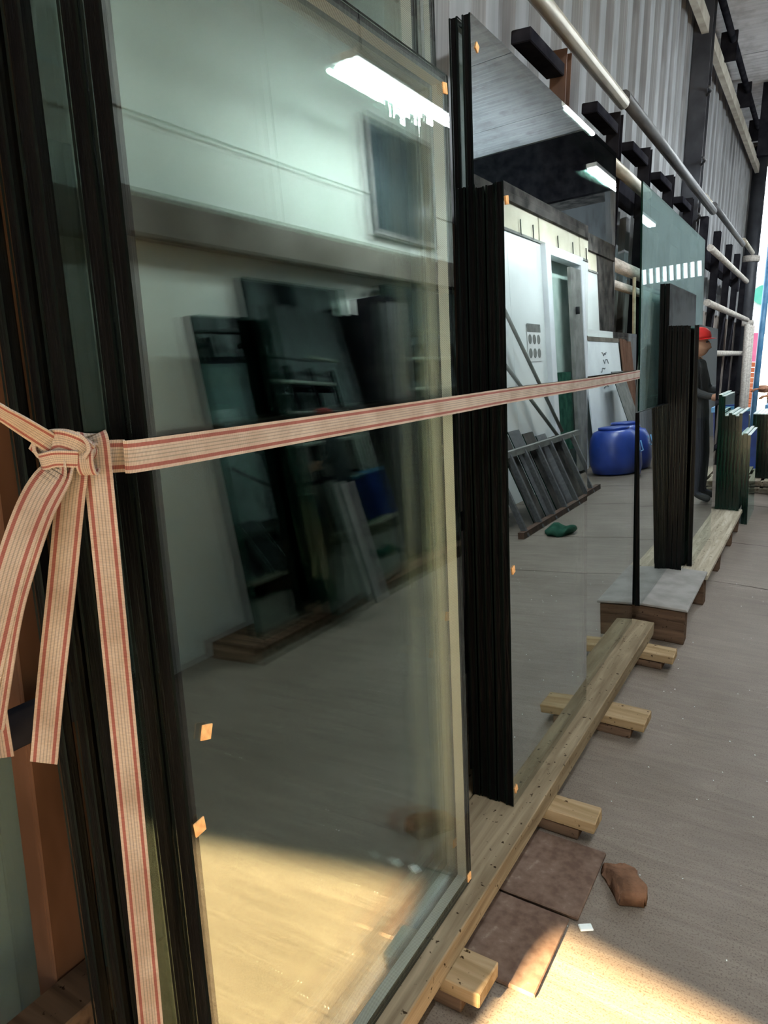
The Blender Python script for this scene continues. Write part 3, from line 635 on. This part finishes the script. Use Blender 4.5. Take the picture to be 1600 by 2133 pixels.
# tails
YD = (0.35, 1.0, 0.0)
band('strap_tail', [([(-0.752, 0.573, 1.360), (-0.747, 0.569, 1.402), (-0.737, 0.567, 1.401), (-0.735, 0.567, 1.36), (-0.731, 0.566, 1.20), (-0.727, 0.565, 1.0), (-0.722, 0.563, 0.80), (-0.716, 0.560, 0.55), (-0.708, 0.555, 0.30), (-0.70, 0.55, 0.16)],
                     [(0.75, 0.6, 0)] * 10)], width=0.033)
band('strap_tail', [([(-0.758, 0.55, 1.385), (-0.752, 0.545, 1.362), (-0.756, 0.540, 1.33), (-0.775, 0.530, 1.22), (-0.795, 0.517, 1.10), (-0.813, 0.506, 0.985)], [(0.8, 0.55, 0.15)] * 6)], width=0.034)
band('strap_tail', [([(-0.757, 0.550, 1.382), (-0.758, 0.530, 1.372), (-0.770, 0.505, 1.335), (-0.785, 0.480, 1.27), (-0.800, 0.462, 1.20), (-0.83, 0.44, 1.08)], [(0.3, 0.5, 0.9), (0.5, 0.6, 0.6), (0.75, 0.55, 0.35), (0.8, 0.5, 0.25), (0.85, 0.5, 0.2), (0.85, 0.5, 0.2)])], width=0.038)
band('strap_tail', [([(-0.757, 0.546, 1.378), (-0.752, 0.528, 1.362), (-0.762, 0.506, 1.322), (-0.778, 0.484, 1.255), (-0.792, 0.468, 1.19), (-0.82, 0.45, 1.06)], [(0.3, 0.5, 0.9), (0.6, 0.6, 0.5), (0.85, 0.5, 0.3), (0.9, 0.5, 0.2), (0.9, 0.45, 0.2), (0.9, 0.45, 0.2)])], width=0.030)
band('strap_tail', [([(-0.95, 0.52, 1.25), (-0.952, 0.522, 1.1), (-0.95, 0.525, 0.94)], [(0.7, 0.7, 0)] * 3)], width=0.040)
# knot: two crossing loops and a wrap
def arc(c, r1, r2, a0, a1, ax, ay, n=9):
    c = Vector(c); ax = Vector(ax).normalized(); ay = Vector(ay).normalized()
    return [c + ax * r1 * math.cos(a0 + (a1 - a0) * k / (n - 1)) + ay * r2 * math.sin(a0 + (a1 - a0) * k / (n - 1)) for k in range(n)]
RT = (0.8, 0.55, 0.0); UP = (0, 0, 1); OUT = Vector((0.55, -0.83, 0.0))
kc = Vector((-0.752, 0.538, 1.392))
band('knot_loop', [(arc(kc, 0.030, 0.020, R(-30), R(230), RT, UP, 11), [(OUT * 0.9 + Vector((0, 0, 0.3))) for _ in range(11)])], width=0.026, thick=0.004)
band('knot_loop', [([kc + Vector(q) for q in ((-0.028, -0.018, -0.006), (-0.012, -0.018, 0.008), (0.004, -0.012, 0.014), (0.018, 0.0, 0.008), (0.024, 0.012, -0.004))], [(0.2, -0.2, 1)] * 5)], width=0.024, thick=0.004)
band('knot_loop', [([kc + Vector(q) for q in ((-0.030, -0.010, -0.010), (-0.014, -0.022, -0.012), (0.004, -0.016, -0.008), (0.018, 0.002, -0.010))], [(0.1, -0.3, 1)] * 4)], width=0.020, thick=0.004)
band('knot_loop', [(arc(kc + Vector((0.016, 0.018, -0.012)), 0.014, 0.018, R(-100), R(250), OUT, UP, 11), [(0.8, 0.55, 0)] * 11)], width=0.020, thick=0.003)

# ------------------------------------------------------------------ opposite side of the aisle (seen mirrored in the glass)
timber('rack_sleeper', 1.22, 1.60, 2.9, 6.6, 0.0, 0.10, 'oldwood', 'long dark timber under the glass leaning on the pale wall', cat='timber')
GO = 'glass leaning on the pale wall'
def opp(x, y, w, h, lean, label, t=0.012, z=0.103):
    o = link('glass_sheet', pane_mesh(w, h, 0, t), ['opposite', 'greenedge'], None, (x, y, z)); o.rotation_euler = (0, R(lean), 0)
    tag(o, label, 'glass sheet', GO)
    if label.startswith(('fourth', 'rear')): o.data.materials[0] = M['darkglass']
    return o
for k in range(4): opp(1.30 + k * 0.02, 3.02 + 0.005 * k, 0.48, 1.86, 6.0, ('front', 'second', 'third', 'fourth')[k] + ' narrow dark glass sheet at the near end of the pale wall')
for k in range(4):
    o = opp(1.18 - k * 0.016, 3.54, 1.22, 1.93, 6.5, ('rear', 'third', 'second', 'front')[k] + ' wide glass sheet leaning on the pale wall under the beam'); o.rotation_euler = (0, R(6.5), R(-8))
for k in range(2): opp(1.393 + k * 0.015, 3.58, 1.12, 2.13, 6.0, ('front', 'rear')[k] + ' taller glass sheet showing above the wide ones')
for k in range(4): opp(1.31 + k * 0.02, 5.20, 1.5, 2.2, 6.0, ('front', 'second', 'third', 'rear')[k] + ' tall dark green sheet beneath the dark window')
for k in range(3): opp(1.20 + k * 0.02, 6.0, 0.7, 1.3, 6.0, ('front', 'second', 'rear')[k] + ' low sheet leaning before the partition')
db = empty('metal_cabinet', (1.47, 4.97, 0.104)); tag(db, 'dark metal cabinet between the leaning glass sheets', 'cabinet')
bm = bmesh.new(); bm_box(bm, -0.13, 0.12, -0.16, 0.18, 0, 2.05); link('cabinet_body', done(bm, 'c', 0.004), 'steel', db)
bm = bmesh.new(); bm_box(bm, -0.142, -0.131, -0.15, 0.17, 0.05, 2.0); link('cabinet_door', done(bm, 'c', 0.002), 'pipegrey', db)
bs = opp(1.01, 3.80, 0.16, 0.80, 14.0, 'pale offcut leaning low against the wide sheets', t=0.02, z=0.11); bs.data.materials[0] = M['framegrey']
# A frame rack with leaning bars
ar = empty('bar_rack', (1.3, 7.9, 0)); tag(ar, 'low steel rack with slanted bars holding offcuts', 'rack')
for k in range(7):
    bm = bmesh.new(); yy = -1.6 + k * 0.42; bm_box(bm, -0.025, 0.025, -0.02, 0.02, 0, 0.80); o = link('slanted_bar', done(bm, 'b'), 'pipegrey', ar, (-0.42, yy, 0.0)); o.rotation_euler = (0, R(22), 0)
bm = bmesh.new(); bm_box(bm, -0.03, 0.03, -1.7, 1.25, 0, 0.06); link('top_bar', done(bm, 'b'), 'framegrey', ar, (-0.12, 0, 0.70))
bm = bmesh.new(); bm_box(bm, -0.03, 0.03, -1.7, 1.25, 0, 0.06); link('bottom_bar', done(bm, 'b'), 'rust', ar, (-0.40, 0, 0.0))
for k in range(5): 
    o = opp(0.952, 6.76 + 0.36 * k, 0.32, 1.05 - 0.06 * k, 22, ('nearest', 'second', 'third', 'fourth', 'farthest')[k] + ' narrow dark offcut standing on the slanted bar rack', t=0.012, z=0.006)
    o.name = 'dark_offcut'; o['category'] = 'offcut'; o.data.materials[0] = M[('soot', 'pipegrey')[k % 2]]
for k, (y0, z0, y1, z1) in enumerate(((7.7, 2.45, 9.35, 0.74), (7.65, 1.75, 9.3, 0.62))):
    o = tube('long_pole', [(1.60, y0, z0), (1.45, y1, z1)], 0.022, 'framegrey'); tag(o, ('upper', 'lower')[k] + ' long grey pole leaning diagonally across the partition', 'pole')
po = empty('poster', (1.645, 8.78, 1.66)); tag(po, 'white safety poster with six dark round pictures', 'poster')
bm = bmesh.new(); bm_box(bm, -0.004, 0, 0, 0.50, 0, 0.42); link('sheet', done(bm, 'p'), 'paper', po)
bm = bmesh.new(); bm_box(bm, -0.006, -0.004, 0, 0.50, 0.36, 0.46); link('header', done(bm, 'p'), 'framegrey', po)
for i in range(3):
    for j in range(2):
        bm = bmesh.new(); bmesh.ops.create_cone(bm, cap_ends=True, segments=16, radius1=0.06, radius2=0.06, depth=0.003)
        o = link('picture', done(bm, 'd'), 'framegrey', po, (-0.006, 0.09 + i * 0.16, 0.10 + j * 0.17)); o.rotation_euler = (0, R(90), 0)
# barrels
def barrel(x, y, label):
    r = empty('barrel', (x, y, 0)); tag(r, label, 'barrel', 'blue barrels')
    bm = bmesh.new(); bm_lathe(bm, [(0.24, 0.0), (0.31, 0.03), (0.345, 0.16), (0.35, 0.34), (0.33, 0.50), (0.28, 0.60), (0.20, 0.635)], 32); link('barrel_body', done(bm, 'b'), 'blue', r)
    bm = bmesh.new(); bm_lathe(bm, [(0.21, 0.635), (0.21, 0.665), (0.18, 0.67)], 24); link('lid', done(bm, 'l'), 'blue', r)
    bm = bmesh.new(); bm_tube(bm, [(-0.335, -0.09, 0.50), (-0.36, -0.09, 0.36), (-0.36, 0.09, 0.36), (-0.335, 0.09, 0.50)], 0.010, 6); link('handle', done(bm, 'h'), 'bluelight', r)
barrel(1.02, 10.55, 'round blue plastic barrel nearest the white board'); barrel(1.06, 11.45, 'second blue barrel behind the first')
wb = empty('white_board', (1.46, 11.28, 0.0)); tag(wb, 'scribbled white board leaning beyond the door', 'board'); wb.rotation_euler = (0, R(4), 0)
bm = bmesh.new(); bm_box(bm, 0, 0.02, 0, 2.25, 0.02, 1.95); link('panel', done(bm, 'p'), 'whiteboard', wb)
bm = bmesh.new(); bm_box(bm, -0.008, 0.03, -0.02, 2.27, 1.95, 2.02); link('edge_strip', done(bm, 'p'), 'beam', wb)
for k in range(5):
    bm = bmesh.new(); yy, zz = 0.85 + random.uniform(-.1, .3), 1.75 - k * 0.13; bm_tube(bm, [(-0.003, yy + 0.06 * q, zz + random.uniform(-.04, .04)) for q in range(6)], 0.006, 5); link('scribble', done(bm, 's'), 'ink', wb)
sl = empty('slat_bundle', (1.42, 13.6, 0)); tag(sl, 'bundle of brown wooden slats leaning past the white board', 'slats'); sl.rotation_euler = (0, R(4), 0)
for k in range(7):
    bm = bmesh.new(); bm_box(bm, 0, 0.03, k * 0.11, k * 0.11 + 0.10, 0, 1.98 + random.uniform(-.04, .04)); link('slat', done(bm, 's'), 'brownslat', sl)
o = opp(1.0, 12.2, 0.8, 1.5, 16, 'curved grey offcut leaning behind the barrels', t=0.01, z=0.0); o.data.materials[0] = M['framegrey']
bm = bmesh.new(); bmesh.ops.create_icosphere(bm, subdivisions=3, radius=0.14)
for v in bm.verts: v.co.z = max(0, v.co.z * 0.45 + 0.02 * math.sin(v.co.x * 40) + 0.03); v.co.x *= 1 + 0.2 * math.sin(v.co.y * 25)
cl = link('crumpled_cloth', done(bm, 'cl', smooth=True), 'darkgreen', None, (0.62, 6.45, 0)); tag(cl, 'crumpled dark green cloth on the floor before the bar rack', 'cloth')

# ------------------------------------------------------------------ worker mirrored in the far unit
def person(x, y, rz):
    root = empty('person', (x, y, 0), (0, 0, rz)); tag(root, 'person in dark jacket and red helmet standing in the aisle', 'person')
    J = {'pel': (0, 0, 0.95, .15, .11), 'wst': (0, 0.0, 1.10, .145, .105), 'chs': (0, 0.0, 1.30, .17, .12), 'nkb': (0, 0.01, 1.46, .075, .07), 'nk': (0, .015, 1.53, .055, .055),
         'shl': (-.17, 0, 1.43, .07, .07), 'ell': (-.26, .03, 1.17, .05, .05), 'wrl': (-.22, .20, 1.10, .034, .034),
         'shr': (.17, 0, 1.43, .07, .07), 'elr': (.25, .05, 1.17, .05, .05), 'wrr': (.14, .27, 1.15, .034, .034),
         'hil': (-.10, 0, .90, .10, .10), 'knl': (-.11, .02, .50, .062, .065), 'anl': (-.115, -.01, .10, .042, .045), 'tol': (-.125, .14, .05, .04, .035),
         'hir': (.10, 0, .90, .10, .10), 'knr': (.11, .03, .50, .062, .065), 'anr': (.115, 0, .10, .042, .045), 'tor': (.125, .15, .05, .04, .035)}
    E_ = [('pel', 'wst'), ('wst', 'chs'), ('chs', 'nkb'), ('nkb', 'nk'), ('chs', 'shl'), ('shl', 'ell'), ('ell', 'wrl'), ('chs', 'shr'), ('shr', 'elr'), ('elr', 'wrr'),
          ('pel', 'hil'), ('hil', 'knl'), ('knl', 'anl'), ('anl', 'tol'), ('pel', 'hir'), ('hir', 'knr'), ('knr', 'anr'), ('anr', 'tor')]
    ks = list(J); me = bpy.data.meshes.new('body'); me.from_pydata([J[k][:3] for k in ks], [(ks.index(a), ks.index(b)) for a, b in E_], [])
    o = link('body', me, ['jacket'], root)
    md = o.modifiers.new('skin', 'SKIN'); o.modifiers.new('sub', 'SUBSURF').levels = 2; o.modifiers['sub'].render_levels = 2
    for i, k in enumerate(ks):
        me.skin_vertices[0].data[i].radius = J[k][3:5]; me.skin_vertices[0].data[i].use_root = (k == 'pel')
    # trousers/shoes share the body mesh by height through the material
    mt, nt, out = new_mat('worker_clothes'); b = N(nt, 'ShaderNodeBsdfPrincipled'); tc = N(nt, 'ShaderNodeTexCoord'); sp = N(nt, 'ShaderNodeSeparateXYZ')
    nt.links.new(tc.outputs['Object'], sp.inputs[0])
    mr = N(nt, 'ShaderNodeMapRange'); mr.inputs[1].default_value = 0; mr.inputs[2].default_value = 1.8; nt.links.new(sp.outputs[2], mr.inputs[0])
    r = N(nt, 'ShaderNodeValToRGB'); r.color_ramp.interpolation = 'CONSTANT'
    st_ = [(0, (.03, .03, .03)), (.055, (.035, .037, .05)), (.50, (.06, .06, .065)), (.828, (.45, .25, .17))]
    while len(r.color_ramp.elements) < 4: r.color_ramp.elements.new(.5)
    for e_, (p_, c_) in zip(r.color_ramp.elements, st_): e_.position = p_; e_.color = (*c_, 1)
    nt.links.new(mr.outputs[0], r.inputs[0]); nt.links.new(r.outputs[0], b.inputs['Base Color']); b.inputs['Roughness'].default_value = .85; nt.links.new(b.outputs[0], out.inputs[0])
    me.materials.clear(); me.materials.append(mt)
    # head with face
    bm = bmesh.new(); bmesh.ops.create_uvsphere(bm, u_segments=24, v_segments=18, radius=0.1)
    for v in bm.verts:
        v.co.x *= 0.76; v.co.z *= 1.2; v.co.y *= 0.95
        if v.co.z < -0.03: v.co.x *= 1 + (v.co.z + 0.03) * 2.6; v.co.y += 0.012
        if v.co.y > 0.07 and abs(v.co.x) < 0.02 and -0.045 < v.co.z < 0.012: v.co.y += 0.022
        if v.co.y > 0.06 and 0.012 < v.co.z < 0.04 and 0.015 < abs(v.co.x) < 0.05: v.co.y -= 0.008
    link('head', done(bm, 'head', smooth=True), 'skin', root, (0, 0.03, 1.635))
    for s in (-1, 1):
        bm = bmesh.new(); bmesh.ops.create_uvsphere(bm, u_segments=10, v_segments=8, radius=0.011); link('eye', done(bm, 'eye'), 'ink', root, (s * 0.03, 0.116, 1.655))
        bm = bmesh.new(); bmesh.ops.create_uvsphere(bm, u_segments=10, v_segments=8, radius=0.028)
        for v in bm.verts: v.co.x *= 0.35
        link('ear', done(bm, 'ear'), 'skin', root, (s * 0.077, 0.02, 1.64))
    bm = bmesh.new(); bm_box(bm, -0.022, 0.022, 0, 0.004, -0.003, 0.003); link('mouth', done(bm, 'mo'), 'brick', root, (0, 0.118, 1.585))
    bm = bmesh.new(); bm_lathe(bm, [(0.112, 0.0), (0.116, 0.03), (0.105, 0.075), (0.075, 0.11), (0.03, 0.125)], 24)
    for v in bm.verts: v.co.y *= 1.12
    for a0 in range(0, 9):
        pass
    brim = [bm.verts.new((0.115 * math.sin(t), 0.128 * math.cos(t) + (0.055 * max(0, math.cos(t)) ** 2), -0.005)) for t in [R(-75 + 15 * k) for k in range(11)]]
    brin = [bm.verts.new((0.10 * math.sin(t), 0.112 * math.cos(t), 0.012)) for t in [R(-75 + 15 * k) for k in range(11)]]
    for k in range(10): bm.faces.new((brim[k], brim[k + 1], brin[k + 1], brin[k]))
    link('helmet', done(bm, 'helmet', smooth=True), 'red', root, (0, 0.025, 1.685))
    # hands
    for s, wr in ((-1, J['wrl']), (1, J['wrr'])):
        bm = bmesh.new(); c = Vector(wr[:3])
        bm_tube(bm, [c + Vector((0, -0.01, 0)), c + Vector((0, 0.03, 0)), c + Vector((0, 0.085, 0.0))], [0.030, 0.040, 0.034], 10)
        for q in range(4):
            bx = -0.027 + q * 0.018; ln = (0.06, 0.075, 0.07, 0.055)[q]
            bm_tube(bm, [c + Vector((bx, 0.08, 0)), c + Vector((bx, 0.08 + ln * .6, -0.006)), c + Vector((bx, 0.08 + ln, -0.03))], [0.0095, 0.009, 0.007], 7)
        bm_tube(bm, [c + Vector((-s * 0.03, 0.03, 0)), c + Vector((-s * 0.055, 0.06, 0.004)), c + Vector((-s * 0.055, 0.09, 0.0))], [0.012, 0.011, 0.008], 7)
        link('hand', done(bm, 'hand', smooth=True), 'skin', root)
    return root
person(-0.16, 8.2, R(95))

# ------------------------------------------------------------------ beyond the far opening
sg = empty('sign_board', (-1.42, 18.0, 0)); tag(sg, 'white sign board with a green disc beyond the far opening', 'sign')
bm = bmesh.new(); bm_box(bm, -0.25, 0.32, 0, 0.04, 1.9, 3.1); link('panel', done(bm, 'p'), 'signwhite', sg)
bm = bmesh.new(); bmesh.ops.create_cone(bm, cap_ends=True, segments=24, radius1=0.2, radius2=0.2, depth=0.02); o = link('disc', done(bm, 'd'), 'signgreen', sg, (0.18, -0.012, 2.72)); o.rotation_euler = (R(90), 0, 0)
for k in range(6):
    bm = bmesh.new(); bm_box(bm, -0.06, 0.06, -0.006, 0, 0, 0.012); bm_box(bm, -0.006, 0.006, -0.006, 0, -0.05, 0.05); link('character', done(bm, 'c'), 'framegrey', sg, (-0.04, 0, 2.85 - k * 0.14))
bm = bmesh.new(); bm_box(bm, -0.03, 0.03, 0.0, 0.06, 0, 1.9); link('post', done(bm, 'p'), 'framegrey', sg)
bn = box('pink_banner', -1.62, -1.22, 17.72, 17.78, 1.32, 1.92, 'pink'); tag(bn, 'pink banner hung below the sign board', 'banner')
bw = empty('brick_pier', (-1.42, 17.8, 0)); tag(bw, 'low orange brick pier under the pink banner', 'pier')
for k in range(12):
    bm = bmesh.new(); bm_box(bm, -0.2, 0.2, -0.1, 0.1, k * 0.11, k * 0.11 + 0.10); link('brick_course', done(bm, 'c', 0.005), 'orange', bw)
bpole = tube('blue_pole', [(-1.00, 15.0, 0.0), (-1.00, 15.0, 3.6)], 0.05, 'bluelight'); tag(bpole, 'light blue steel pole at the far opening', 'pole')
for k in range(3):
    o = tube('prop_pole', [(-0.90, 11.4 + 0.35 * k, 0.0), (-0.97, 11.7 + 0.4 * k, 1.9)], 0.035, 'foam'); tag(o, ('nearest', 'middle', 'farthest')[k] + ' pale pole propped against the rack end', 'pole', 'pale poles at the rack end')
